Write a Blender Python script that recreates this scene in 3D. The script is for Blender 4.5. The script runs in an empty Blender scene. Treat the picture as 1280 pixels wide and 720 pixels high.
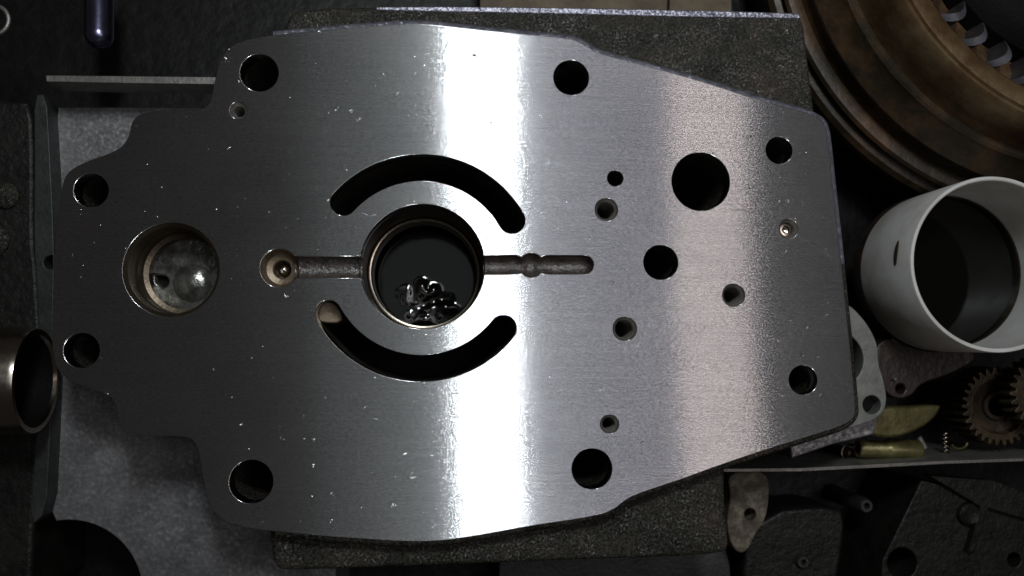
import bpy, bmesh, math, random
from mathutils import Vector, Matrix
from mathutils.geometry import tessellate_polygon
from mathutils import noise as mnoise

random.seed(7)
sc = bpy.context.scene
C = sc.collection
S = 0.00025            # one layout unit = a quarter of a millimetre
H = 0.277              # camera height above the machined face

# ------------------------------------------------------------------ camera
CAM = Vector((-80 * S, -70 * S, H))
cd = bpy.data.cameras.new('camera')
cam = bpy.data.objects.new('camera', cd)
C.objects.link(cam)
cd.sensor_width = 36.0
cd.lens = 18.0 * H / (640 * S) * 1.006
cd.clip_start = 0.01
cd.clip_end = 20
fw = (Vector((0, 0, 0)) - CAM).normalized()
up = Vector((0, 1, 0))
rt = fw.cross(up).normalized()
up = rt.cross(fw).normalized()
cam.matrix_world = Matrix(((rt.x, up.x, -fw.x, CAM.x), (rt.y, up.y, -fw.y, CAM.y), (rt.z, up.z, -fw.z, CAM.z), (0, 0, 0, 1)))
cd.dof.use_dof = True
cd.dof.focus_distance = CAM.length
cd.dof.aperture_fstop = 15.0
sc.camera = cam
FPX = cd.lens / 36.0 * 1280


def U(x, y, d=0.0):
    """World point seen in the photograph at (x, y), lying d units below the machined face."""
    r = fw + rt * ((x - 640) / FPX) - up * ((y - 360) / FPX)
    t = (-d * S - CAM.z) / r.z
    return CAM + r * t


# ------------------------------------------------------------------ world, lamps, fill lights, exposure
w = bpy.data.worlds.new('World')
sc.world = w
w.use_nodes = True
w.node_tree.nodes['Background'].inputs[0].default_value = (1.0, 0.90, 0.86, 1)
w.node_tree.nodes['Background'].inputs[1].default_value = 0.021


def overhead_light(name, p0, p1, width_px, height, extra, radiance, color):
    """Overhead area light, placed where its mirror image runs from p0 to p1 on the face."""
    k = height / H
    q = []
    for p in (p0, p1):
        g = U(*p)
        q.append(Vector((g.x + (g.x - CAM.x) * k, g.y + (g.y - CAM.y) * k, height)))
    d = q[1] - q[0]
    mid = (q[0] + q[1]) / 2
    ln = d.length + extra
    wd = width_px * S * (1 + k)
    ld = bpy.data.lights.new(name, 'AREA')
    ld.shape = 'RECTANGLE'
    ld.size = wd
    ld.size_y = ln
    ld.color = color
    ld.energy = radiance * math.pi * wd * ln
    o = bpy.data.objects.new(name, ld)
    C.objects.link(o)
    o.location = mid
    o.rotation_euler = (0, 0, math.atan2(d.y, d.x) + math.pi / 2)
    return o


overhead_light('work_lamp', (599, 10), (603, 150), 86, 0.5, 0.0, 58.0, (0.93, 0.98, 1.0))
overhead_light('warm_lamp', (890, 330), (900, 560), 98, 0.5, 0.0, 3.9, (1.0, 0.82, 0.73))
overhead_light('cool_fill_light', (792, 200), (800, 480), 310, 0.9, 0.0, 2.1, (0.90, 0.89, 1.0))  # added cool fill, brightens the plate right of the lamp band
overhead_light('wide_fill_light', (737, 200), (745, 480), 690, 0.9, 0.0, 0.27, (0.90, 1.0, 1.0))  # added dim fill, lifts the plate on both sides of the band

sc.view_settings.view_transform = 'Standard'
sc.view_settings.look = 'None'
sc.view_settings.exposure = 0
sc.view_settings.gamma = 1
sc.render.engine = 'CYCLES'


# ------------------------------------------------------------------ materials
def mat(name):
    m = bpy.data.materials.new(name)
    m.use_nodes = True
    nt = m.node_tree
    b = nt.nodes['Principled BSDF']
    return m, nt, b


def N(nt, t, **kw):
    n = nt.nodes.new(t)
    for k, v in kw.items():
        if k.startswith('i_'):
            key = k[2:]
            n.inputs[int(key) if key.isdigit() else key.replace('_', ' ')].default_value = v
        else:
            setattr(n, k, v)
    return n


def ramp(nt, fac, stops):
    r = nt.nodes.new('ShaderNodeValToRGB')
    e = r.color_ramp.elements
    while len(e) < len(stops):
        e.new(0.5)
    for i, (p, c) in enumerate(stops):
        e[i].position = p
        e[i].color = c if len(c) == 4 else (*c, 1)
    nt.links.new(fac, r.inputs[0])
    return r


def pos(nt, scale=(1, 1, 1)):
    g = nt.nodes.new('ShaderNodeNewGeometry')
    mp = nt.nodes.new('ShaderNodeMapping')
    mp.inputs['Scale'].default_value = scale
    nt.links.new(g.outputs['Position'], mp.inputs['Vector'])
    return mp.outputs[0]


def rough_mat(name, c0, c1, c2=None, rough=(0.35, 0.6), metal=0.0, nscale=120, bump=0.0004, bscale=700, spec=0.5, coat=0.0, fine=0.5, glint=0.0, gscale=1500):
    m, nt, b = mat(name)
    p = pos(nt)
    n = N(nt, 'ShaderNodeTexNoise', i_Scale=nscale, i_Detail=6.0, i_Roughness=0.65)
    nt.links.new(p, n.inputs['Vector'])
    st = [(0.3, c0), (0.68, c1)] if c2 is None else [(0.28, c0), (0.5, c1), (0.7, c2)]
    r = ramp(nt, n.outputs[0], st)
    nt.links.new(r.outputs[0], b.inputs['Base Color'])
    n2 = N(nt, 'ShaderNodeTexNoise', i_Scale=bscale, i_Detail=4.0, i_Roughness=0.6)
    nt.links.new(p, n2.inputs['Vector'])
    rr = N(nt, 'ShaderNodeMapRange', i_3=rough[0], i_4=rough[1])
    nt.links.new(n2.outputs[0], rr.inputs[0])
    nt.links.new(rr.outputs[0], b.inputs['Roughness'])
    b.inputs['Metallic'].default_value = metal
    b.inputs['Specular IOR Level'].default_value = spec
    bp = N(nt, 'ShaderNodeBump', i_Strength=fine, i_Distance=bump)
    nt.links.new(n2.outputs[0], bp.inputs['Height'])
    nt.links.new(bp.outputs[0], b.inputs['Normal'])
    nout = bp.outputs[0]
    if glint:
        gn = N(nt, 'ShaderNodeTexNoise', i_Scale=gscale, i_Detail=1.0)
        nt.links.new(p, gn.inputs['Vector'])
        sb_ = N(nt, 'ShaderNodeVectorMath', operation='SUBTRACT')
        sb_.inputs[1].default_value = (0.5, 0.5, 0.5)
        nt.links.new(gn.outputs[1], sb_.inputs[0])
        sc_ = N(nt, 'ShaderNodeVectorMath', operation='SCALE')
        sc_.inputs['Scale'].default_value = glint
        nt.links.new(sb_.outputs[0], sc_.inputs[0])
        ad_ = N(nt, 'ShaderNodeVectorMath', operation='ADD')
        nt.links.new(nout, ad_.inputs[0])
        nt.links.new(sc_.outputs[0], ad_.inputs[1])
        no_ = N(nt, 'ShaderNodeVectorMath', operation='NORMALIZE')
        nt.links.new(ad_.outputs[0], no_.inputs[0])
        nout = no_.outputs[0]
        nt.links.new(nout, b.inputs['Normal'])
    if coat:
        cn = N(nt, 'ShaderNodeTexNoise', i_Scale=130.0, i_Detail=3.0)
        nt.links.new(p, cn.inputs['Vector'])
        cm = N(nt, 'ShaderNodeMapRange', i_1=0.36, i_2=0.66, i_3=0.05 * coat, i_4=coat)
        nt.links.new(cn.outputs[0], cm.inputs[0])
        nt.links.new(cm.outputs[0], b.inputs['Coat Weight'])
        b.inputs['Coat Roughness'].default_value = 0.1
        nt.links.new(nout, b.inputs['Coat Normal'])
    return m


def ground_steel(name):
    """Surface-ground steel: fine horizontal grinding grain, tight lobe over a wide one, tiny nicks."""
    m, nt, b = mat(name)
    L = nt.links
    out = nt.nodes['Material Output']
    def nz(scale, det=0.0):
        v = pos(nt, scale)
        t = N(nt, 'ShaderNodeTexNoise', i_Scale=1.0, i_Detail=det, i_Roughness=0.5)
        L.new(v, t.inputs['Vector'])
        return t.outputs[0]

    def ctr(a, k):
        m_ = N(nt, 'ShaderNodeMath', operation='MULTIPLY_ADD', i_1=k, i_2=-0.5 * k)
        L.new(a, m_.inputs[0])
        return m_.outputs[0]
    gx = ctr(nz((1900, 2700, 900), 2.0), 0.07)
    wv = pos(nt, (1.0e4, 1.0e4, 1.0e4))
    wn = N(nt, 'ShaderNodeTexWhiteNoise', noise_dimensions='3D')
    L.new(wv, wn.inputs['Vector'])
    gya = ctr(wn.outputs[0], 1.15)
    gyb = ctr(nz((330, 4700, 900), 2.0), 0.55)
    gys = N(nt, 'ShaderNodeMath', operation='ADD')
    L.new(gya, gys.inputs[0])
    L.new(gyb, gys.inputs[1])
    gy = gys.outputs[0]
    cgv = N(nt, 'ShaderNodeCombineXYZ')
    gt = N(nt, 'ShaderNodeMath', operation='MULTIPLY_ADD', i_1=-0.031)
    L.new(gy, gt.inputs[0])
    L.new(gx, gt.inputs[2])
    L.new(gt.outputs[0], cgv.inputs[0])
    L.new(gy, cgv.inputs[1])
    p = pos(nt)
    big = N(nt, 'ShaderNodeTexNoise', i_Scale=32.0, i_Detail=5.0, i_Roughness=0.6)
    L.new(p, big.inputs['Vector'])
    col = ramp(nt, big.outputs[0], [(0.3, (0.52, 0.53, 0.545)), (0.7, (0.60, 0.605, 0.61))])
    gmap = N(nt, 'ShaderNodeMapRange', i_1=0.3, i_2=0.7, i_3=0.78, i_4=1.17)
    L.new(nz((800, 2700, 900), 3.0), gmap.inputs[0])
    gmul = N(nt, 'ShaderNodeVectorMath', operation='SCALE')
    L.new(col.outputs[0], gmul.inputs[0])
    gline = N(nt, 'ShaderNodeMapRange', i_1=0.3, i_2=0.7, i_3=0.93, i_4=1.06)
    L.new(nz((22, 1700, 900), 3.0), gline.inputs[0])
    gl2 = N(nt, 'ShaderNodeMath', operation='MULTIPLY')
    L.new(gmap.outputs[0], gl2.inputs[0])
    L.new(gline.outputs[0], gl2.inputs[1])
    L.new(gl2.outputs[0], gmul.inputs['Scale'])
    # nicks: sparse cells
    vor = N(nt, 'ShaderNodeTexVoronoi', i_Scale=330.0, i_Randomness=1.0)
    warp = N(nt, 'ShaderNodeTexNoise', i_Scale=500.0, i_Detail=2.0)
    L.new(p, warp.inputs['Vector'])
    mixv = N(nt, 'ShaderNodeMix', data_type='VECTOR', i_0=0.004)
    L.new(p, mixv.inputs[4])
    L.new(warp.outputs[1], mixv.inputs[5])
    L.new(mixv.outputs[1], vor.inputs['Vector'])
    near = N(nt, 'ShaderNodeMapRange', i_1=0.07, i_2=0.15, i_3=1.0, i_4=0.0)
    sep = N(nt, 'ShaderNodeSeparateColor')
    L.new(vor.outputs['Color'], sep.inputs[0])
    szr = N(nt, 'ShaderNodeMath', operation='MULTIPLY_ADD', i_1=1.1, i_2=0.3)
    L.new(sep.outputs[1], szr.inputs[0])
    dsz = N(nt, 'ShaderNodeMath', operation='DIVIDE')
    L.new(vor.outputs['Distance'], dsz.inputs[0])
    L.new(szr.outputs[0], dsz.inputs[1])
    L.new(dsz.outputs[0], near.inputs[0])
    rare = N(nt, 'ShaderNodeMath', operation='GREATER_THAN', i_1=0.52)
    L.new(sep.outputs[0], rare.inputs[0])
    nick = N(nt, 'ShaderNodeMath', operation='MULTIPLY')
    L.new(near.outputs[0], nick.inputs[0])
    L.new(rare.outputs[0], nick.inputs[1])
    ncol = N(nt, 'ShaderNodeVectorMath', operation='SUBTRACT')
    ncol.inputs[1].default_value = (0.5, 0.5, 0.5)
    wn2 = N(nt, 'ShaderNodeTexNoise', i_Scale=1500.0, i_Detail=1.0)
    L.new(p, wn2.inputs['Vector'])
    L.new(wn2.outputs[1], ncol.inputs[0])
    nsc = N(nt, 'ShaderNodeVectorMath', operation='SCALE')
    L.new(ncol.outputs[0], nsc.inputs[0])
    nk = N(nt, 'ShaderNodeMath', operation='MULTIPLY', i_1=2.6)
    L.new(nick.outputs[0], nk.inputs[0])
    L.new(nk.outputs[0], nsc.inputs['Scale'])
    geo = N(nt, 'ShaderNodeNewGeometry')
    va = N(nt, 'ShaderNodeVectorMath', operation='ADD')
    L.new(geo.outputs['Normal'], va.inputs[0])
    L.new(cgv.outputs[0], va.inputs[1])
    vb = N(nt, 'ShaderNodeVectorMath', operation='ADD')
    L.new(va.outputs[0], vb.inputs[0])
    L.new(nsc.outputs[0], vb.inputs[1])
    b2 = N(nt, 'ShaderNodeVectorMath', operation='NORMALIZE')
    L.new(vb.outputs[0], b2.inputs[0])
    tg = N(nt, 'ShaderNodeCombineXYZ', i_0=-0.031, i_1=1.0)
    bs = []
    for ro, an in ((0.16, 1.0), (0.31, 0.35)):
        q = b if not bs else nt.nodes.new('ShaderNodeBsdfPrincipled')
        bs.append(q)
        q.inputs['Metallic'].default_value = 1.0
        q.inputs['Anisotropic'].default_value = an
        L.new(tg.outputs[0], q.inputs['Tangent'])
        L.new(gmul.outputs[0], q.inputs['Base Color'])
        rr = N(nt, 'ShaderNodeMapRange', i_3=ro - 0.02, i_4=ro + 0.02)
        L.new(big.outputs[0], rr.inputs[0])
        L.new(rr.outputs[0], q.inputs['Roughness'])
        L.new(b2.outputs[0], q.inputs['Normal'])
    mx = N(nt, 'ShaderNodeMixShader', i_0=0.22)
    L.new(bs[0].outputs[0], mx.inputs[1])
    L.new(bs[1].outputs[0], mx.inputs[2])
    L.new(mx.outputs[0], out.inputs['Surface'])
    return m


M = {}
M['steel'] = ground_steel('ground_steel')
M['cast'] = rough_mat('oily_cast_iron', (0.012, 0.012, 0.009), (0.034, 0.033, 0.026), (0.062, 0.05, 0.04), rough=(0.5, 0.75), nscale=70, bump=0.0010, bscale=500, spec=0.25, fine=0.6, coat=0.6, glint=2.6, gscale=1250)
M['edge'] = rough_mat('highlight_and_scratch_metal', (0.16, 0.16, 0.20), (0.46, 0.46, 0.54), rough=(0.3, 0.5), metal=0.7, nscale=300, bump=0.0004, bscale=700, glint=1.1, gscale=1100)  # pale tone carries the rim and fillet highlights; also used for scratches
M['bore'] = rough_mat('bore_wall', (0.07, 0.055, 0.038), (0.17, 0.135, 0.095), rough=(0.28, 0.45), metal=0.75, nscale=90, bump=0.0002, bscale=900)
M['groove'] = rough_mat('rusty_groove', (0.04, 0.033, 0.028), (0.12, 0.10, 0.088), rough=(0.18, 0.4), nscale=260, bump=0.0006, bscale=900, fine=0.5, coat=0.7, glint=0.8, gscale=1700)
M['seat'] = rough_mat('tan_steel', (0.16, 0.12, 0.08), (0.30, 0.24, 0.17), rough=(0.25, 0.45), metal=0.5, nscale=300, bump=0.0002, bscale=1500)
M['thread'] = rough_mat('thread_steel', (0.16, 0.155, 0.14), (0.34, 0.32, 0.29), rough=(0.25, 0.45), metal=0.45, nscale=400, bump=0.0002, bscale=1500)
M['aluminium'] = rough_mat('worn_aluminium', (0.15, 0.152, 0.156), (0.31, 0.31, 0.315), rough=(0.3, 0.55), metal=0.5, nscale=60, bump=0.0003, bscale=700, fine=0.4, glint=0.45, gscale=700)
M['alloy'] = rough_mat('grey_alloy', (0.14, 0.15, 0.135), (0.27, 0.28, 0.255), rough=(0.4, 0.6), metal=0.3, nscale=130, bump=0.0003, bscale=900)
M['darkcast'] = rough_mat('dark_casting', (0.004, 0.005, 0.004), (0.018, 0.019, 0.015), spec=0.3, rough=(0.3, 0.6), nscale=110, bump=0.0009, bscale=420, fine=0.6)
M['flange'] = rough_mat('grimy_flange', (0.013, 0.015, 0.013), (0.042, 0.045, 0.042), rough=(0.35, 0.6), nscale=90, bump=0.0004, bscale=600)
M['brown'] = rough_mat('brown_lug', (0.012, 0.008, 0.007), (0.04, 0.026, 0.02), rough=(0.3, 0.55), nscale=140, bump=0.0006, bscale=500)
M['scale'] = rough_mat('stained_lug', (0.03, 0.022, 0.016), (0.10, 0.08, 0.055), (0.26, 0.24, 0.18), rough=(0.5, 0.75), nscale=230, bump=0.0005, bscale=700)
M['rust'] = rough_mat('rusty_drum', (0.018, 0.012, 0.007), (0.13, 0.075, 0.034), (0.25, 0.18, 0.10), rough=(0.28, 0.5), nscale=34, bump=0.0005, bscale=260, metal=0.5)
M['drumdark'] = rough_mat('dark_drum', (0.005, 0.005, 0.003), (0.03, 0.022, 0.012), (0.10, 0.055, 0.026), rough=(0.3, 0.55), nscale=45, bump=0.0005, bscale=300, metal=0.2)  # darker patchy brown for the lower drum, gear hubs, bolt and liner
M['vane'] = rough_mat('vane_metal', (0.02, 0.02, 0.022), (0.12, 0.12, 0.14), rough=(0.4, 0.6), metal=0.3, nscale=90, bump=0.0002, bscale=600)
M['plastic'] = rough_mat('white_plastic', (0.60, 0.58, 0.52), (0.90, 0.90, 0.89), rough=(0.35, 0.55), nscale=55, bump=0.0002, bscale=200, fine=0.2)
pb_ = M['plastic'].node_tree.nodes['Principled BSDF']
pb_.inputs['Subsurface Weight'].default_value = 0.35
pb_.inputs['Subsurface Radius'].default_value = (1, 0.9, 0.8)
pb_.inputs['Subsurface Scale'].default_value = 0.003
M['bench'] = rough_mat('oily_bench', (0.003, 0.003, 0.003), (0.009, 0.008, 0.007), spec=0.25, rough=(0.3, 0.6), nscale=60, bump=0.0008, bscale=180)
M['wood'] = rough_mat('dirty_wood', (0.06, 0.044, 0.026), (0.2, 0.15, 0.09), rough=(0.55, 0.75), nscale=70, bump=0.0004, bscale=400)
M['wetfloor'] = rough_mat('wet_steel', (0.05, 0.05, 0.044), (0.28, 0.28, 0.26), rough=(0.14, 0.32), metal=0.65, nscale=220, bump=0.0008, bscale=170, fine=0.6)
M['polished'] = rough_mat('polished_tube', (0.30, 0.27, 0.22), (0.42, 0.38, 0.32), rough=(0.16, 0.3), metal=1.0, nscale=60, bump=0.00005, bscale=500)
M['blacktube'] = rough_mat('interior_shade_black', (0.004, 0.004, 0.004), (0.008, 0.008, 0.007), rough=(0.5, 0.7), nscale=60, spec=0.12)  # near-black colour stands in for the shade inside deep openings
M['brass'] = rough_mat('oily_brass', (0.06, 0.052, 0.018), (0.19, 0.17, 0.07), rough=(0.25, 0.45), metal=0.5, nscale=140, bump=0.0002, bscale=700)
M['gear'] = rough_mat('brown_gear', (0.015, 0.011, 0.006), (0.085, 0.062, 0.034), rough=(0.3, 0.5), metal=0.4, nscale=180, bump=0.0003, bscale=700)
M['tin'] = rough_mat('tray_edge_metal', (0.16, 0.16, 0.15), (0.30, 0.29, 0.27), rough=(0.35, 0.55), metal=0.6, nscale=160, bump=0.0003, bscale=700)
M['enamel'] = rough_mat('highlight_tinted_enamel', (0.2, 0.2, 0.34), (0.3, 0.3, 0.46), rough=(0.2, 0.3), metal=1.0, nscale=50, bump=0.0001, bscale=300)  # bluish base colour puts the highlight's tint on a black lever
M['slot'] = rough_mat('brown_slot', (0.05, 0.04, 0.02), (0.1, 0.08, 0.05), rough=(0.5, 0.7))
mo, nto, bo = mat('used_oil')
bo.inputs['Base Color'].default_value = (0.003, 0.003, 0.002, 1)
bo.inputs['Roughness'].default_value = 0.07
bo.inputs['Specular IOR Level'].default_value = 0.5
M['oil'] = mo


# ------------------------------------------------------------------ mesh helpers (layout units -> metres)
def link(name, me, m, parent=None):
    o = bpy.data.objects.new(name, me)
    C.objects.link(o)
    if m is not None:
        me.materials.append(M[m])
    if parent is not None:
        o.parent = parent
        o.matrix_parent_inverse = parent.matrix_world.inverted()
    return o


def mesh(name, vs, fs, smooth=False, angle=35):
    me = bpy.data.meshes.new(name)
    me.from_pydata([tuple(v) for v in vs], [], fs)
    bm = bmesh.new()
    bm.from_mesh(me)
    bmesh.ops.delete(bm, geom=[v for v in bm.verts if not v.link_faces], context='VERTS')
    bmesh.ops.remove_doubles(bm, verts=bm.verts, dist=1e-7)
    bmesh.ops.recalc_face_normals(bm, faces=bm.faces)
    bm.to_mesh(me)
    bm.free()
    if smooth:
        me.shade_smooth()
        me.set_sharp_from_angle(angle=math.radians(angle))
    return me


def tag(o, label, cat, group=None):
    o['label'] = label
    o['category'] = cat
    if group:
        o['group'] = group
    return o


def thing(name, label, cat, loc, group=None):
    o = bpy.data.objects.new(name, None)
    o.empty_display_size = 0.01
    C.objects.link(o)
    o.location = loc
    bpy.context.view_layer.update()
    return tag(o, label, cat, group)


def chaikin(pts, n=2):
    for _ in range(n):
        q = []
        for i, a in enumerate(pts):
            b = pts[(i + 1) % len(pts)]
            q.append((a[0] * .75 + b[0] * .25, a[1] * .75 + b[1] * .25))
            q.append((a[0] * .25 + b[0] * .75, a[1] * .25 + b[1] * .75))
        pts = q
    return pts


def W(pts, d=0.0):
    """photo-traced points to plan coordinates (world x, y) at depth d"""
    return [(lambda p: (p.x, p.y))(U(x, y, d)) for x, y in pts]


def circ(cx, cy, r, d=0.0, n=40):
    c = U(cx, cy, d)
    k = r * S
    return [(c.x + k * math.cos(2 * math.pi * i / n), c.y + k * math.sin(2 * math.pi * i / n)) for i in range(n)]


def area(l):
    return sum(a[0] * b[1] - b[0] * a[1] for a, b in zip(l, l[1:] + l[:1])) / 2


def offset(l, k):
    """move a counter-clockwise loop outward by k metres"""
    n = len(l)
    out = []
    for i in range(n):
        a, b, c = Vector(l[i - 1]), Vector(l[i]), Vector(l[(i + 1) % n])
        e1, e2 = (b - a), (c - b)
        if e1.length < 1e-9 or e2.length < 1e-9:
            out.append(tuple(b))
            continue
        e1.normalize()
        e2.normalize()
        n1, n2 = Vector((e1.y, -e1.x)), Vector((e2.y, -e2.x))
        m = n1 + n2
        if m.length < 1e-6:
            m = n1
        m.normalize()
        s = k / max(0.5, m.dot(n1))
        out.append((b.x + m.x * s, b.y + m.y * s))
    return out


def slab(name, outer, holes, d0, d1, bev=0.0, steps=3, hole_bev=None, bumps=0.0):
    """plate with openings between depth d0 (top) and d1 (bottom), rounded upper edges"""
    if area(outer) < 0:
        outer = outer[::-1]
    hs = [h if area(h) > 0 else h[::-1] for h in holes]
    vs, fs = [], []
    loops = [(outer, 1, bev)] + [(h, -1, bev if hole_bev is None else hole_bev) for h in hs]
    z0, z1 = -d0 * S, -d1 * S
    tops, bots = [], []
    for l, sgn, bv in loops:
        rings = []
        bz = bv * S
        ns = steps if bv > 0 else 0
        for s in range(ns + 1):
            t = math.pi / 2 * s / max(1, ns)
            ins = bz * (1 - math.sin(t)) if ns else 0
            rings.append((offset(l, -sgn * ins) if ins > 0 else l, z0 - bz * (1 - math.cos(t)) if ns else z0))
        rings.append((l, z1))
        idx = []
        for r, z in rings:
            base = len(vs)
            vs += [(x, y, z) for x, y in r]
            idx.append(list(range(base, base + len(r))))
        for a, b in zip(idx, idx[1:]):
            n = len(a)
            for i in range(n):
                j = (i + 1) % n
                fs.append((a[i], a[j], b[j], b[i]))
        tops.append(idx[0])
        bots.append(idx[-1])
    for grp in (tops, bots):
        flat = [i for g in grp for i in g]
        tri = tessellate_polygon([[Vector((vs[i][0] / S, vs[i][1] / S, 0)) for i in g] for g in grp])
        fs += [tuple(flat[k] for k in t) for t in tri]
    me = mesh(name, vs, fs, smooth=True, angle=40)
    for f in me.polygons:
        if abs(f.normal.z) > 0.9999:
            f.use_smooth = False
    return me


def lathe(name, cxy, prof, n=48, closed=False, a0=0.0, a1=2 * math.pi):
    """revolve (radius, depth) profile about the vertical through cxy"""
    full = abs(a1 - a0 - 2 * math.pi) < 1e-6
    m = n if full else n + 1
    vs, fs = [], []
    for i in range(m):
        a = a0 + (a1 - a0) * i / n
        for r, d in prof:
            vs.append((cxy[0] + r * S * math.cos(a), cxy[1] + r * S * math.sin(a), -d * S))
    k = len(prof)
    pairs = list(range(k if closed else k - 1))
    for i in range(n):
        i2 = (i + 1) % m
        for j in pairs:
            j2 = (j + 1) % k
            fs.append((i * k + j, i2 * k + j, i2 * k + j2, i * k + j2))
    return mesh(name, vs, fs, smooth=True, angle=30)


def tube(name, p0, p1, prof, n=40):
    """revolve profile (radius m, along m) about the axis p0->p1"""
    ax = (p1 - p0).normalized()
    u = ax.orthogonal().normalized()
    v = ax.cross(u)
    vs, fs = [], []
    for i in range(n):
        a = 2 * math.pi * i / n
        dr = u * math.cos(a) + v * math.sin(a)
        for r, t in prof:
            vs.append(p0 + ax * t + dr * r)
    k = len(prof)
    for i in range(n):
        i2 = (i + 1) % n
        for j in range(k - 1):
            fs.append((i * k + j, i2 * k + j, i2 * k + j + 1, i * k + j + 1))
    return mesh(name, vs, fs, smooth=True, angle=30)


def path_tube(name, pts, r, n=8):
    vs, fs = [], []
    for i, p in enumerate(pts):
        t = (pts[min(i + 1, len(pts) - 1)] - pts[max(i - 1, 0)]).normalized()
        u = t.cross(Vector((0.3, 0.2, 1))).normalized()
        v = t.cross(u)
        for k in range(n):
            a = 2 * math.pi * k / n
            vs.append(p + (u * math.cos(a) + v * math.sin(a)) * r)
    for i in range(len(pts) - 1):
        for k in range(n):
            k2 = (k + 1) % n
            fs.append((i * n + k, i * n + k2, (i + 1) * n + k2, (i + 1) * n + k))
    fs.append(tuple(range(n))[::-1])
    fs.append(tuple(range((len(pts) - 1) * n, len(pts) * n)))
    return mesh(name, vs, fs, smooth=True, angle=50)


def box_between(name, pts, d0, d1, bev=1.5):
    return slab(name, pts, [], d0, d1, bev)


FLOOR = 330
# ------------------------------------------------------------------ bench
b = link('workbench', slab('workbench', [(-0.55, -0.4), (0.55, -0.4), (0.55, 0.4), (-0.55, 0.4)], [], FLOOR, FLOOR + 40), 'bench')
b['kind'] = 'structure'

# ------------------------------------------------------------------ valve body: machined face on a cast block
OUT = [(320, 46), (376, 40), (432, 35), (500, 30), (534, 30), (580, 35), (638, 41), (690, 46), (718, 49), (733, 57), (749, 67),
       (800, 80), (859, 96), (910, 112), (952, 126), (1000, 138), (1020, 145), (1031, 153), (1035, 170), (1040, 220), (1049, 300), (1057, 380),
       (1064, 445), (1069, 501), (1070, 521), (1055, 532), (1020, 543), (985, 554), (940, 568), (905, 580), (850, 600), (792, 619), (777, 629),
       (768, 637), (745, 645), (700, 652), (655, 659), (590, 671), (545, 677), (500, 677), (440, 673), (409, 671), (360, 666),
       (318, 662), (288, 655), (272, 646), (260, 630), (253, 595), (249, 568), (244, 552), (232, 545), (190, 545), (158, 543), (148, 533),
       (146, 515), (143, 501), (134, 493), (117, 487), (89, 478), (75, 467), (68, 453), (64, 425), (66, 370), (68, 310), (72, 270), (77, 232), (84, 215),
       (104, 203), (142, 190), (155, 181), (162, 168), (164, 152), (176, 141), (205, 138), (250, 137), (261, 131), (265, 118), (270, 92), (277, 70),
       (290, 55)]
OUT_W = W(chaikin(OUT, 2))

ROUND = [  # x, y, r, kind
    (324, 91, 23.5, 'b'), (714, 97, 22.5, 'b'), (974, 188, 17.5, 'b'), (114, 238, 20.5, 'b'), (102, 438, 21, 'b'), (314, 602, 26, 'b'),
    (740, 586, 25, 'b'), (1004, 475, 18.5, 'b'), (298, 138, 10.5, 't'), (769, 223, 10, 'b'), (758, 262, 14.5, 't'), (986, 286, 12.5, 's'),
    (917, 369, 14.5, 't'), (826, 328, 22, 'b'), (876, 227, 37.5, 'b'), (781, 411, 15, 't'), (762, 530, 11.5, 't'), (214, 337, 57.5, 'c')]


def kidney(c, r, a0, a1, hw, n=40):
    p = []
    for i in range(n + 1):
        a = a0 + (a1 - a0) * i / n
        p.append((c[0] + (r + hw) * math.cos(a), c[1] + (r + hw) * math.sin(a)))
    e = (c[0] + r * math.cos(a1), c[1] + r * math.sin(a1))
    for i in range(1, 12):
        a = a1 + math.pi * i / 12
        p.append((e[0] + hw * math.cos(a), e[1] + hw * math.sin(a)))
    for i in range(n + 1):
        a = a1 + (a0 - a1) * i / n
        p.append((c[0] + (r - hw) * math.cos(a), c[1] + (r - hw) * math.sin(a)))
    e = (c[0] + r * math.cos(a0), c[1] + r * math.sin(a0))
    for i in range(1, 12):
        a = a0 + math.pi + math.pi * i / 12
        p.append((e[0] + hw * math.cos(a), e[1] + hw * math.sin(a)))
    return p


def ang(c, p):
    return math.atan2(p[1] - c[1], p[0] - c[0])


kc1, kc2 = (526.5, 340), (526, 329)
K1 = kidney(kc1, 130.5, ang(kc1, (428, 252)) , ang(kc1, (641, 275)), 16.5)
a0 = ang(kc2, (631, 412))
a1 = ang(kc2, (411, 391))
K2 = kidney(kc2, 131.5, a0, a1, 16.5)

# centre bore joined with the two oil grooves and the seat pocket (one opening)
BX, BY, BR = 528, 333, 78
op = []
h = 12.0
gy = 331.0
t = math.asin((gy - h - BY) / BR)
op.append((BX + BR * math.cos(t), gy - h))
op += [(645, gy - h)]
for i in range(9):
    a = math.radians(-140 + 100 * i / 8)
    op.append((664 + 15.5 * math.cos(a), 331.5 + 15.5 * math.sin(a)))
op += [(684, gy - h)]
for i in range(13):
    a = math.radians(-90 + 180 * i / 12)
    op.append((730 + h * math.cos(a), gy + h * math.sin(a)))
op += [(684, gy + h)]
for i in range(9):
    a = math.radians(40 + 100 * i / 8)
    op.append((664 + 15.5 * math.cos(a), 331.5 + 15.5 * math.sin(a)))
op += [(645, gy + h)]
t0 = math.asin((gy + h - BY) / BR)
ly, lh = 334.0, 13.5
t1 = math.pi - math.asin((ly + lh - BY) / BR)
for i in range(49):
    a = t0 + (t1 - t0) * i / 48
    op.append((BX + BR * math.cos(a), BY + BR * math.sin(a)))
sx, sy, sr = 349, 335, 24
s0 = math.asin((ly + lh - sy) / sr)
s1 = 2 * math.pi + math.asin((ly - lh - sy) / sr)
for i in range(29):
    a = s0 + (s1 - s0) * i / 28
    op.append((sx + sr * math.cos(a), sy + sr * math.sin(a)))
t2 = math.pi - math.asin((ly - lh - BY) / BR)
t3 = 2 * math.pi + t
for i in range(49):
    a = t2 + (t3 - t2) * i / 48
    op.append((BX + BR * math.cos(a), BY + BR * math.sin(a)))
OPEN = op

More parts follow.
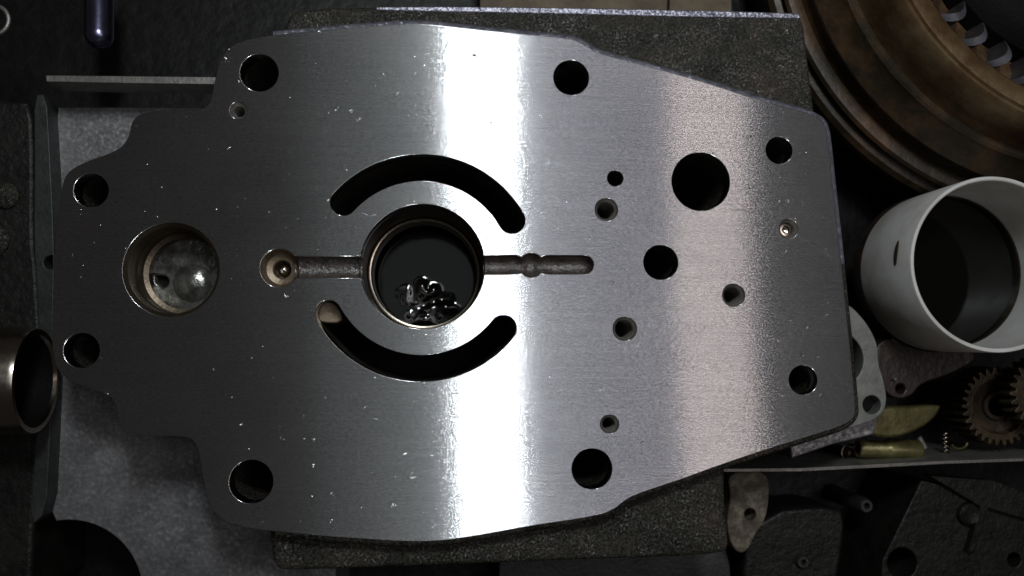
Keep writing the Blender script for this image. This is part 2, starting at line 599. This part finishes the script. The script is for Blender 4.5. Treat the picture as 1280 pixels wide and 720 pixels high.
holes = [W(OPEN), W(K1), W(K2)] + [circ(x, y, r, 0, 44) for x, y, r, k in ROUND]
FACE = 26   # depth of the machined plate
vp = thing('valve_plate', 'flat ground steel valve plate with round holes and two curved slots', 'metal plate', U(560, 350, FACE))
link('plate_face', slab('plate_face', OUT_W, holes, 0, FACE, 0.9, 2, hole_bev=0.7), 'steel', vp)


def thread_part(x, y, r, depth, parent, name='thread', bottom=True):
    c = U(x, y, 0)
    pr = [(r - 0.15, 0.8), (r - 2.2, 4.5)]
    d = 4.5
    while d < depth:
        pr += [(r - 3.4, d + 1.4), (r - 2.2, d + 2.8)]
        d += 2.8
    if bottom:
        pr += [(r - 3.2, d), (0.01, d + r * 0.5)]
    return link(name, lathe(name, (c.x, c.y), pr, 32), 'thread', parent)


for x, y, r, k in ROUND:
    if k == 't':
        thread_part(x, y, r, 95, vp)
    if k == 's':
        thread_part(x, y, r, 30, vp, bottom=False)
        c = U(x, y, 0)
        sb = link('set_screw', lathe('set_screw', (c.x, c.y), [(r - 3.6, 40), (r - 3.6, 12), (r - 4.6, 10.5), (5.2, 10.2), (5.0, 16), (0.01, 17.5)], 6 * 6), 'polished', vp)


def half_pipe(name, pts, rad, d_axis, parent, m='groove', n=10):
    """round-bottomed channel below the path pts (photo coordinates)"""
    P = [U(x, y, 0) for x, y in pts]
    vs, fs = [], []
    for i, p in enumerate(P):
        tdir = (P[min(i + 1, len(P) - 1)] - P[max(0, i - 1)]).normalized()
        nrm = Vector((-tdir.y, tdir.x, 0))
        r = rad[i] * S
        for k in range(-1, n + 2):
            a = math.pi * min(max(k, 0), n) / n
            zz = -0.8 * S if k in (-1, n + 1) else -d_axis * S - r * 0.8 * math.sin(a)
            vs.append((p.x + nrm.x * r * math.cos(a), p.y + nrm.y * r * math.cos(a), zz))
    for i in range(len(P) - 1):
        for k in range(n + 2):
            fs.append((i * (n + 3) + k, i * (n + 3) + k + 1, (i + 1) * (n + 3) + k + 1, (i + 1) * (n + 3) + k))
    me = mesh(name, vs, fs, smooth=True, angle=35)
    return link(name, me, m, parent)


gp, gr = [], []
for i in range(0, 61):
    x = 604.7 + (742 - 604.7) * i / 60
    r = 11.9
    if abs(x - 664) < 15.4:
        r = max(r, math.sqrt(15.5 ** 2 - (x - 664) ** 2))
    if x > 730:
        r = math.sqrt(max(0.2, 12.0 ** 2 - (x - 730) ** 2))
    gp.append((x, 331 if abs(x - 664) > 13 else 331.4))
    gr.append(r)
half_pipe('oil_groove', gp, gr, 9, vp)
half_pipe('oil_groove', [(365 + (451.2 - 365) * i / 20, 334) for i in range(21)], [13.4] * 21, 9, vp)
c = U(sx, sy, 0)
link('valve_seat', lathe('valve_seat', (c.x, c.y), [(23.9, 0.8), (22.8, 9), (21.5, 15), (19, 19), (12.2, 21), (11, 23), (10.8, 44), (0.01, 44)], 40), 'seat', vp)
r_ = 9.0
link('check_ball', lathe('check_ball', (c.x, c.y), [(max(0.01, r_ * math.sin(math.pi * i / 10)), 36 - r_ * math.cos(math.pi * i / 10)) for i in range(11)], 24), 'polished', vp)
# the stepped bore with its bottom at the left
c = U(214, 337, 0)
link('bore_sleeve', lathe('bore_sleeve', (c.x, c.y), [(57.4, 0.7), (53.5, 6), (53.5, 34), (52, 36), (52, 58), (46, 60), (46, 78)], 64), 'bore', vp)
fslot = [(205, 343.5), (160, 343), (160, 361), (205, 360.5)]
cs_ = U(203, 352, 78)
fsl = [(cs_.x - 40 * S, cs_.y - 8 * S)] + [(cs_.x + 8 * S * math.cos(math.radians(a)), cs_.y + 8 * S * math.sin(math.radians(a))) for a in range(-90, 91, 15)] + [(cs_.x - 40 * S, cs_.y + 8 * S)]
clip_ = [(x, y) if (Vector((x, y)) - Vector((c.x, c.y))).length < 44 * S else tuple(Vector((c.x, c.y)) + (Vector((x, y)) - Vector((c.x, c.y))).normalized() * 44 * S) for x, y in fsl]
link('bore_floor', slab('bore_floor', circ(214, 337, 46.5, 0, 48), [clip_], 78, 92, 0.0, 3, hole_bev=2.5), 'wetfloor', vp)
link('notch_shade_disc', slab('notch_shade_disc', circ(214, 337, 46, 0, 40), [], 93, 96), 'blacktube', vp)  # black disc gives the notch its shade
pc_ = U(240, 354, 76)
link('nub', lathe('nub', pc_, [(26, 78.6), (21, 75.5), (14, 72.5), (7, 71), (0.01, 70.6)], 28), 'wetfloor', vp)

for pts_ in ([(999, 296), (1008, 300), (1019, 306), (1030, 314), (1038, 321)], [(1040, 463), (1049, 473), (1058, 485), (1068, 499)], [(762, 347), (768, 350), (766, 356), (763, 358)], [(660, 262), (668, 259)], [(452, 266), (462, 270), (471, 268)]):
    link('scratch', path_tube('scratch', [U(x, y, 0.1) for x, y in pts_], 0.42 * S, 6), 'edge', vp)

# cast block carrying the plate
BLK = [(352, 60), (358, 22), (372, 12), (430, 8), (560, 9), (700, 11), (860, 14), (990, 17), (1004, 22), (1008, 50), (1013, 95), (1019, 142), (1026, 200), (1034, 300),
       (1050, 420), (1054, 505), (1030, 530), (960, 550), (908, 570), (906, 586), (906, 620), (909, 660), (912, 684), (904, 692), (850, 696), (700, 701), (520, 708), (360, 714), (344, 710),
       (339, 690), (336, 652), (300, 640), (276, 625), (268, 590), (262, 550), (245, 532), (170, 530), (160, 500), (140, 482), (100, 468), (84, 450), (80, 400), (82, 300),
       (92, 230), (110, 215), (150, 203), (172, 185), (180, 156), (210, 150), (265, 148), (280, 125), (284, 90), (292, 72), (310, 62)]
bholes = [W(K1), W(K2), circ(528, 333, 78.3, 0, 60)] + [circ(x, y, r + 0.4, 0, 36) for x, y, r, k in ROUND if k != 'c'] + [circ(214, 337, 57.9, 0, 48), circ(349, 335, 24.3, 0, 30)]
cb = thing('cast_block', 'dark oily cast iron block under the ground steel plate', 'casting', U(640, 360, 210))
blk_w = W(chaikin(BLK, 2), FACE)
link('block_body', slab('block_body', blk_w, bholes, FACE + 0.6, 215, 5, 4, hole_bev=0.0), 'cast', cb)
link('highlight_strip', slab('highlight_strip', W([(470, 8.5), (560, 8), (700, 9.5), (860, 12.5), (1000, 16.5), (1001, 23.5), (860, 21.5), (700, 17.5), (560, 15), (470, 13)], FACE), [], FACE - 0.6, FACE + 4, 1.5, 3), 'edge', cb)  # added pale strip; the edge's lamp highlight is put into its colour
# fillet rising from the block to the plate's rim, upper part painted as lit
vs, fs, fs_low = [], [], []
prof = [(0.3, 2.0), (3, 2.8), (6, 4.4), (8, 9), (9.5, 18), (11, 27.4)]
o_ = OUT_W if area(OUT_W) > 0 else OUT_W[::-1]
for k_, d_ in prof:
    vs += [(x, y, -d_ * S) for x, y in offset(o_, k_ * S)]
n = len(o_)
for j in range(len(prof) - 1):
    for i in range(n):
        a, b2_ = o_[i], o_[(i + 1) % n]
        mx_ = a[0] / S + 640
        if a[0] < (345 - 640) * S:
            continue
        i2 = (i + 1) % n
        (fs if a[1] > 0.2 * U(640, 200).y else fs_low).append((j * n + i, j * n + i2, (j + 1) * n + i2, (j + 1) * n + i))
link('lower_fillet', mesh('lower_fillet', vs, fs_low, smooth=True, angle=60), 'cast', cb)
link('lit_fillet', mesh('lit_fillet', vs, fs, smooth=True, angle=60), 'edge', cb)  # lamp light on the upper fillet is put into its paler material
c = U(528, 333, 0)
link('bore_ring', lathe('bore_ring', (c.x, c.y), [(78, 112), (75.5, 113.5), (73, 117), (71.5, 122), (71, 128), (71, 150), (74, 153), (78, 156)], 72), 'tin', cb)

link('glint_ring', lathe('glint_ring', (c.x, c.y), [(74 + 3.2 * math.cos(a * math.pi / 6), 108 + 3.2 * math.sin(a * math.pi / 6)) for a in range(12)], 80, closed=True), 'polished', cb)  # added ring, shaped to catch the bright arcs inside the bore
link('bore_wall', lathe('bore_wall', (c.x, c.y), [(77.9, 1), (77.9, 26), (77.6, 27), (77.6, 117)], 80), 'bore', cb)
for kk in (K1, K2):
    link('slot_shade_floor', slab('slot_shade_floor', offset(W(kk)[::-1], 2 * S) if area(W(kk)) < 0 else offset(W(kk), 2 * S), [], 205, 214), 'blacktube', cb)  # added black floor; the slot's inner shade is in its colour
link('slot_step', slab('slot_step', W(chaikin([(390, 395), (393, 380), (402, 374), (414, 376), (424, 390), (424, 403), (395, 403)], 1)), [], 34, 120, 2), 'seat', cb)

# oil in the centre bore
vs, fs = [], []
n_r, n_a = 96, 230
pc = U(533, 380, 185)
rb = random.Random(11)
BUMPS = []
for k in range(34):
    a, r = rb.uniform(0, 2 * math.pi), math.sqrt(rb.random())
    sg = rb.uniform(3.0, 7.0)
    BUMPS.append((pc.x + 36 * r * S * math.cos(a), pc.y + 27 * r * S * math.sin(a), sg * S, rb.choice((1, -1)) * rb.uniform(0.26, 0.40) * sg * S, rb.uniform(0.6, 1.7)))
for i in range(n_r):
    for j in range(n_a):
        r = 77.5 * S * (i + 0.02) / (n_r - 1 + 0.02)
        a = 2 * math.pi * j / n_a
        x, y = c.x + r * math.cos(a), c.y + r * math.sin(a)
        z = 0.0
        for bx_, by_, sg, am, st in BUMPS:
            e = ((x - bx_) / (sg * st)) ** 2 + ((y - by_) / sg) ** 2
            if e < 16:
                z += am * math.exp(-0.5 * e)
        vs.append((x, y, -185 * S + z))
for i in range(n_r - 1):
    for j in range(n_a):
        j2 = (j + 1) % n_a
        fs.append((i * n_a + j, i * n_a + j2, (i + 1) * n_a + j2, (i + 1) * n_a + j))
fs.append(tuple(range(n_a)))
oil = link('oil_pool', mesh('oil_pool', vs, fs, smooth=True, angle=180), 'oil')
tag(oil, 'black used oil glinting at the bottom of the large centre bore', 'oil')

# ------------------------------------------------------------------ lower housing at the left
HD = 160
HOU = [(72, 134), (160, 134), (300, 134), (420, 134), (420, 770), (175, 770)] + [(86 + 92 * math.cos(math.radians(-a)), 742 + 92 * math.sin(math.radians(-a))) for a in range(0, 104, 5)] + [(65, 640), (66, 500), (66, 300), (68, 200)]
hh = [circ(x, y, r + 3, 0, 36) for x, y, r, k in ROUND if x < 360] + [circ(349, 335, 27, 0, 30)]
lh_ = thing('lower_housing', 'pale scuffed aluminium housing face below the left end of the plate', 'housing', U(220, 500, FLOOR))
link('housing_face', slab('housing_face', W(HOU, HD), hh, HD, FLOOR, 1.5), 'aluminium', lh_)

# ledge bar at the upper left
lb = link('ledge_bar', slab('ledge_bar', W([(57, 94), (160, 95), (288, 96.5), (288, 105.5), (160, 104), (58, 102)], 80), [], 80, 125, 0.8), 'tin')
tag(lb, 'narrow grey metal ledge running left from the plate above the housing', 'metal strip')

# dark casting at the far left with a machined flange strip
lc = thing('side_casting', 'black greasy casting with a narrow flange at the left edge', 'casting', U(30, 300, FLOOR))
link('casting_body', slab('casting_body', W(chaikin([(-80, 126), (20, 124), (40, 130), (43, 200), (42, 300), (46, 330), (50, 400), (52, 470), (50, 560), (42, 640), (38, 780), (-80, 780)], 1), 150), [], 150, FLOOR, 6), 'darkcast', lc)
link('flange_strip', slab('flange_strip', W(chaikin([(42, 118), (58, 118), (62, 180), (66, 260), (68, 330), (66, 400), (66, 470), (62, 560), (58, 640), (36, 660), (44, 560), (50, 480), (46, 360), (42, 300), (43, 200)], 1), 128), [circ(63, 328, 9, 128, 20)], 128, FLOOR - 60, 1.5), 'flange', lc)
for (x, y, r) in ((8, 245, 20), (-10, 300, 26)):
    cc = U(x, y, 150)
    link('cast_boss', lathe('cast_boss', (cc.x, cc.y), [(r, 156), (r - 2, 146), (r - 7, 141), (r * .4, 139), (0.01, 140)], 24), 'cast', lc)

# steel tube lying at the left edge
ta = U(46, 476, 60)
rad = 64 * S * (1 + 60 / 1108)
p0 = Vector((ta.x - 0.06, ta.y, ta.z))
tb = thing('steel_tube', 'shiny steel tube with a dark open end at the left edge', 'tube', Vector((ta.x - .03, ta.y, ta.z - rad)))
link('tube_wall', tube('tube_wall', p0, ta, [(rad, 0), (rad, 0.0585), (rad - 0.0006, 0.06), (rad - 0.0022, 0.06), (rad - 0.0028, 0.059)], 64), 'polished', tb)
link('tube_lining', tube('tube_lining', p0, ta, [(0.0003, 0.02), (rad - 0.0028, 0.02), (rad - 0.0028, 0.059)], 48), 'blacktube', tb)

# enamel lever and small ring at the upper left
e0, e1 = U(124, -60, 170), U(124, 44, 150)
lev = link('lever_handle', tube('lever_handle', e0, e1, [(0.0002, 0)] + [(19 * S, 2 * S), (19.5 * S, (e1 - e0).length * .5)] + [(19 * S * math.cos(i * math.pi / 16), (e1 - e0).length + 19 * S * math.sin(i * math.pi / 16)) for i in range(9)], 28), 'enamel')
tag(lev, 'glossy black rounded lever end catching a bluish highlight at upper left', 'lever')
cc = U(-8, 25, 140)
rg = link('small_ring', lathe('small_ring', (cc.x, cc.y), [(20 + 3 * math.cos(a * math.pi / 4), 140 + 3 * math.sin(a * math.pi / 4)) for a in range(8)], 40, closed=True), 'tin')
tag(rg, 'small metal ring cut off by the upper left corner', 'ring')

# wooden board behind the block at the top
wb = thing('wooden_board', 'brown dirty wooden board behind the top edge of the block', 'board', U(720, -20, FLOOR))
link('plank', slab('plank', W([(600, -70), (838, -70), (833, 30), (600, 30)], 190), [], 190, FLOOR, 1.5), 'wood', wb)
link('plank', slab('plank', W([(840, -70), (917, -70), (914, 30), (836, 30)], 191), [], 191, FLOOR, 1.5), 'wood', wb)

# ------------------------------------------------------------------ rusty finned drum at the upper right
def PL(x, y):
    """plan coordinates from photo-scale units measured about the nadir at face level"""
    return Vector((CAM.x + (x - 560) * S, CAM.y - (y - 430) * S, 0))


dc = PL(1460, -185)
dr_ = thing('rusty_drum', 'rusty finned metal drum with ribbed rim at the upper right', 'drum', Vector((dc.x, dc.y, -FLOOR * S)))
A0, A1 = math.radians(150), math.radians(285)
link('base_flange', lathe('base_flange', dc, [(395, FLOOR), (398, 215), (424, 205), (430, 195), (430, 180), (424, 172), (412, 168)], 90), 'drumdark', dr_)
link('outer_rim', lathe('outer_rim', dc, [(412, 168), (415, 158), (418, 152), (414, 147), (404, 145), (396, 146), (392, 136), (391, 122), (396, 112), (396, 108)], 90), 'drumdark', dr_)
link('ridge', lathe('ridge', dc, [(396, 108), (384, 96), (372, 84), (369, 76), (365, 73), (357, 74)], 90), 'drumdark', dr_)
link('barrel', lathe('barrel', dc, [(357, 74), (355, 66), (354, 50), (352, 34), (348, 18), (343, 7), (339, 4), (336, 4)], 90), 'rust', dr_)
link('end_ring', lathe('end_ring', dc, [(336, 4), (334, 8), (331, 4), (320, 3), (308, 5), (304, 10), (302, 60), (290, 90), (0.1, 90)], 90), 'rust', dr_)
link('hub_cone', lathe('hub_cone', dc, [(235, 92), (228, 60), (212, 45), (190, 36), (0.1, 36)], 72), 'blacktube', dr_)
for q in range(11):
    th = math.radians(182 + q * 9.5)
    vs, fs = [], []
    nn = 10
    for i in range(nn + 1):
        s = i / nn
        rr_ = 300 - 62 * s
        aa = th + math.radians(9.0) * math.sin(s * math.pi * 0.75) 
        wd_ = 1.6 + 5.0 * math.sin(math.pi * min(1, s + 0.12))
        top = 62 - 24 * math.sin(s * math.pi * 0.8)
        for sg in (-1, 1):
            for dd in (top, 92):
                a2 = aa + sg * wd_ / rr_
                vs.append((dc.x + rr_ * S * math.cos(a2), dc.y + rr_ * S * math.sin(a2), -dd * S))
    for i in range(nn):
        o4, p4 = i * 4, (i + 1) * 4
        fs += [(o4, p4, p4 + 2, o4 + 2), (o4, o4 + 1, p4 + 1, p4), (o4 + 2, p4 + 2, p4 + 3, o4 + 3)]
    fs += [(0, 2, 3, 1), (nn * 4, nn * 4 + 1, nn * 4 + 3, nn * 4 + 2)]
    link('vane', mesh('vane', vs, fs, smooth=True, angle=50), 'vane', dr_)

# ------------------------------------------------------------------ white plastic sleeve
rc = U(1245, 330, 0)
ps = thing('plastic_sleeve', 'white plastic sleeve ring standing upright at the right edge', 'sleeve', Vector((rc.x, rc.y, -170 * S)))
link('sleeve_wall', lathe('sleeve_wall', rc, [(114, 142), (115, 120), (115.5, 2), (114.6, 0.3), (111.5, 0), (110, 1.5), (109, 110), (108, 150)], 96), 'plastic', ps)
link('base_band', lathe('base_band', rc, [(100, 172), (113, 170), (116, 160), (115.5, 146), (113.5, 141)], 96), 'brown', ps)
link('inner_liner', lathe('inner_liner', rc, [(109.2, 112), (107.5, 114), (107, 172)], 72), 'drumdark', ps)
so = link('oil_puddle', slab('oil_puddle', [(rc.x + 107.5 * S * math.cos(2 * math.pi * i / 64), rc.y + 107.5 * S * math.sin(2 * math.pi * i / 64)) for i in range(64)], [], 122, 168), 'oil')
tag(so, 'dark brown oil standing inside the white plastic sleeve', 'oil')
sl = U(1124, 317, 40)
dv = (Vector((sl.x, sl.y)) - Vector((rc.x, rc.y))).normalized()
an = math.atan2(dv.y, dv.x)
vs, fs = [], []
for j in range(9):
    t_ = j / 8 * 2 - 1
    wz = 4.2 * math.sqrt(max(0.02, 1 - t_ * t_))
    for sg in (-1, 1):
        a2 = an + t_ * 0.145
        for rr_ in (115.2, 116.3):
            vs.append((rc.x + rr_ * S * math.cos(a2), rc.y + rr_ * S * math.sin(a2), -(38 + sg * wz) * S))
for j in range(8):
    o4, p4 = j * 4, j * 4 + 4
    fs += [(o4 + 1, p4 + 1, p4 + 3, o4 + 3), (o4, o4 + 1, p4 + 1, p4), (o4 + 2, p4 + 2, p4 + 3, o4 + 3)]
link('oil_slot', mesh('oil_slot', vs, fs, smooth=True), 'slot', ps)

# ------------------------------------------------------------------ alloy cover under the right end of the plate
ac = thing('alloy_cover', 'thin grey alloy cover with bolt holes poking out right of the plate', 'cover', U(1040, 470, 215))
COV = [(1000, 370), (1058, 378), (1074, 392), (1089, 412), (1098, 434), (1098, 455), (1104, 472), (1109, 496), (1106, 514), (1092, 526), (1060, 536), (1000, 552), (980, 556), (975, 480)]
link('cover_flange', slab('cover_flange', W(chaikin(COV, 2), 60), [circ(1046, 449, 37, 60, 40), circ(1090, 506, 12.5, 60, 28), circ(1004, 475, 20, 0, 28)], 60, 84, 1.4), 'alloy', ac)
link('cover_rib', slab('cover_rib', W([(986, 545), (1040, 530), (1098, 520), (1092, 543), (1040, 556), (990, 573)], 96), [], 96, 214, 2), 'aluminium', ac)

# ------------------------------------------------------------------ loose parts in the lower right
lug = thing('brown_lug', 'brown greasy cast lug with a bolt hole below the plastic sleeve', 'casting', U(1130, 470, FLOOR))
link('lug_body', slab('lug_body', W(chaikin([(1090, 420), (1180, 420), (1230, 445), (1190, 468), (1150, 480), (1142, 494), (1126, 500), (1110, 494), (1100, 478)], 2), 150), [circ(1126, 486, 7, 150, 20)], 150, FLOOR, 2.5), 'brown', lug)
pin0 = U(1117, 474, 148)
link('lug_pin', tube('lug_pin', pin0 + Vector((0, 0, -.001)), pin0 + Vector((0, 0, 0.002)), [(2.5 * S, 0), (2.5 * S, .0026), (0.0001, .003)], 12), 'thread', lug)

bs_ = link('brass_shell', slab('brass_shell', W(chaikin([(1086, 520), (1108, 508), (1140, 508), (1172, 506), (1178, 508), (1168, 524), (1148, 538), (1122, 547), (1098, 547), (1084, 540)], 2), 130), [], 130, 150, 4, 4), 'brass')
tag(bs_, 'olive brass shell with a pointed tip below the alloy cover', 'bearing shell')
b0, b1 = U(1072, 561, 165), U(1150, 563, 165)
lb_ = (b1 - b0).length
bb = link('brass_bush', tube('brass_bush', b0, b1, [(7 * S, 0), (12 * S, 0), (13 * S, 2 * S), (13 * S, lb_ * .42), (14.5 * S, lb_ * .45), (16 * S, lb_ * .5), (15 * S, lb_ * .97), (13 * S, lb_), (8 * S, lb_), (7 * S, lb_ * .5)], 36), 'brass')
tag(bb, 'round brass bush lying beside the tray rim under the brass shell', 'bush')
cc = U(1062, 566, 190)
rw = thing('ring_bolt', 'small dark bolt with a shiny washer beside the alloy cover', 'bolt', Vector((cc.x, cc.y, -FLOOR * S)))
link('washer', lathe('washer', cc, [(12 + 2.2 * math.cos(a * math.pi / 4), 190 + 2.2 * math.sin(a * math.pi / 4)) for a in range(8)], 32, closed=True), 'polished', rw)
link('bolt_head', lathe('bolt_head', cc, [(8, FLOOR), (8, 196), (7, 190), (4, 186), (0.01, 185)], 24), 'drumdark', rw)
h0 = U(1181, 540, 190)
h1 = U(1182, 571, 190)
pts = [h0.lerp(h1, i / 96) + Vector((math.cos(i / 96 * 2 * math.pi * 6) * 5 * S, 0, math.sin(i / 96 * 2 * math.pi * 6) * 5 * S)) for i in range(97)]
sp = link('coil_spring', path_tube('coil_spring', pts, 1.3 * S), 'polished')
tag(sp, 'tiny coil spring glinting near the tray rim left of the gears', 'spring')
nb = thing('stud', 'short pale stud lying just right of the brass bush', 'stud', U(1153, 553, 200))
link('shank', tube('shank', U(1148, 546, 190), U(1157, 562, 190), [(0.0001, 0), (4.5 * S, 0.3 * S), (4.5 * S, 19 * S), (3.5 * S, 19 * S), (0.0001, 19 * S)], 16), 'tin', nb)
cl = link('small_clip', path_tube('small_clip', [U(1199 + 10 * math.cos(a * .35), 553 + 8 * math.sin(a * .35), 200) for a in range(0, 9)], 2.2 * S), 'brass')
tag(cl, 'small bent tan clip lying under the brown gears', 'clip')


def gear(name, label, x, y, d, r_out, r_root, r_in, teeth, thick, grp):
    c = U(x, y, d)
    ring = []
    for i in range(teeth):
        a = 2 * math.pi * i / teeth
        st = 2 * math.pi / teeth
        for f_, r in ((-0.36, r_root), (-0.2, r_out * .97), (-0.1, r_out), (0.1, r_out), (0.2, r_out * .97), (0.36, r_root)):
            ring.append((c.x + r * S * math.cos(a + f_ * st), c.y + r * S * math.sin(a + f_ * st)))
    inn = [(c.x + r_in * S * math.cos(2 * math.pi * i / 40), c.y + r_in * S * math.sin(2 * math.pi * i / 40)) for i in range(40)]
    g = thing(name, label, 'gear', Vector((c.x, c.y, -(d + thick) * S)), grp)
    link('toothed_rim', slab('toothed_rim', ring, [inn], d, d + thick, 1.0, 2), 'gear', g)
    link('hub', lathe('hub', c, [(r_in + .5, d + 5), (r_in - 3, d + 9), (r_in * .55, d + 11), (r_in * .5, d + 6), (r_in * .36, d + 6), (r_in * .34, d + thick)], 36), 'drumdark', g)
    return g


gear('gear_wheel', 'dim brown gear wheel behind the brighter gear at the right edge', 1250, 508, 165, 58, 50, 41, 30, 60, 'gears at the right edge')
gear('gear_wheel', 'brighter brown gear wheel cut off by the right edge', 1306, 492, 120, 52, 43, 24, 24, 30, 'gears at the right edge')

# tray rim and what lies under it
tr = link('tray_rim', slab('tray_rim', W([(904, 586), (1000, 585), (1100, 580), (1180, 576), (1330, 571), (1330, 575), (1180, 580), (1100, 584.5), (1000, 589.5), (905, 590)], 110), [], 110, FLOOR, 0.6), 'tin')
tag(tr, 'thin sheet metal tray rim running across the lower right', 'tray')
st_ = link('stained_lug', slab('stained_lug', W(chaikin([(908, 590), (960, 588), (962, 620), (958, 648), (944, 668), (934, 690), (922, 692), (912, 676), (908, 650), (914, 620)], 2), 160), [circ(938, 643, 8.5, 160, 24)], 160, FLOOR, 2), 'scale')
tag(st_, 'pale stained cast lug with one bolt hole right of the block', 'casting')
gc = thing('greasy_casting', 'angular black casting with a worn bright edge in the lower right corner', 'casting', U(1200, 660, FLOOR))
link('casting_body', slab('casting_body', W([(1152, 600), (1240, 622), (1360, 650), (1360, 760), (1100, 760), (1103, 700), (1122, 662)], 170), [circ(1128, 704, 22, 170, 28), circ(1268, 700, 10, 170, 20)], 170, FLOOR, 2.2), 'darkcast', gc)
link('raised_web', slab('raised_web', W([(1160, 594), (1240, 600), (1360, 640), (1360, 660), (1290, 652), (1236, 636), (1218, 692), (1210, 690), (1226, 634)], 158), [], 158, 175, 2.5), 'darkcast', gc)
cc = U(1214, 644, 160)
link('boss', lathe('boss', cc, [(18, 172), (16, 162), (12, 158), (6, 160), (0.01, 160)], 28), 'darkcast', gc)
lp = thing('lower_casting', 'low black casting with small bosses under the tray rim', 'casting', U(1010, 670, FLOOR))
link('casting_body', slab('casting_body', W(chaikin([(955, 640), (1050, 632), (1058, 660), (1040, 760), (940, 760), (925, 700)], 1), 210), [], 210, FLOOR, 5), 'darkcast', lp)
for x, y, r in ((1003, 702, 11), (1082, 632, 12)):
    cc = U(x, y, 205)
    link('boss', lathe('boss', cc, [(r + 2, FLOOR), (r, 208), (r - 3, 201), (r * .4, 201), (r * .35, 215), (0.01, 215)], 24), 'flange', lp)

# flat plate below the block at the bottom edge
bpz = 150
bp_ = link('bottom_plate', slab('bottom_plate', W([(628, 690), (780, 660), (908, 660), (924, 690), (932, 720), (936, 780), (626, 780)], bpz), [], bpz + 70, FLOOR, 2), 'flange')
tag(bp_, 'smooth grey plate sticking out under the bottom edge of the block', 'metal plate')
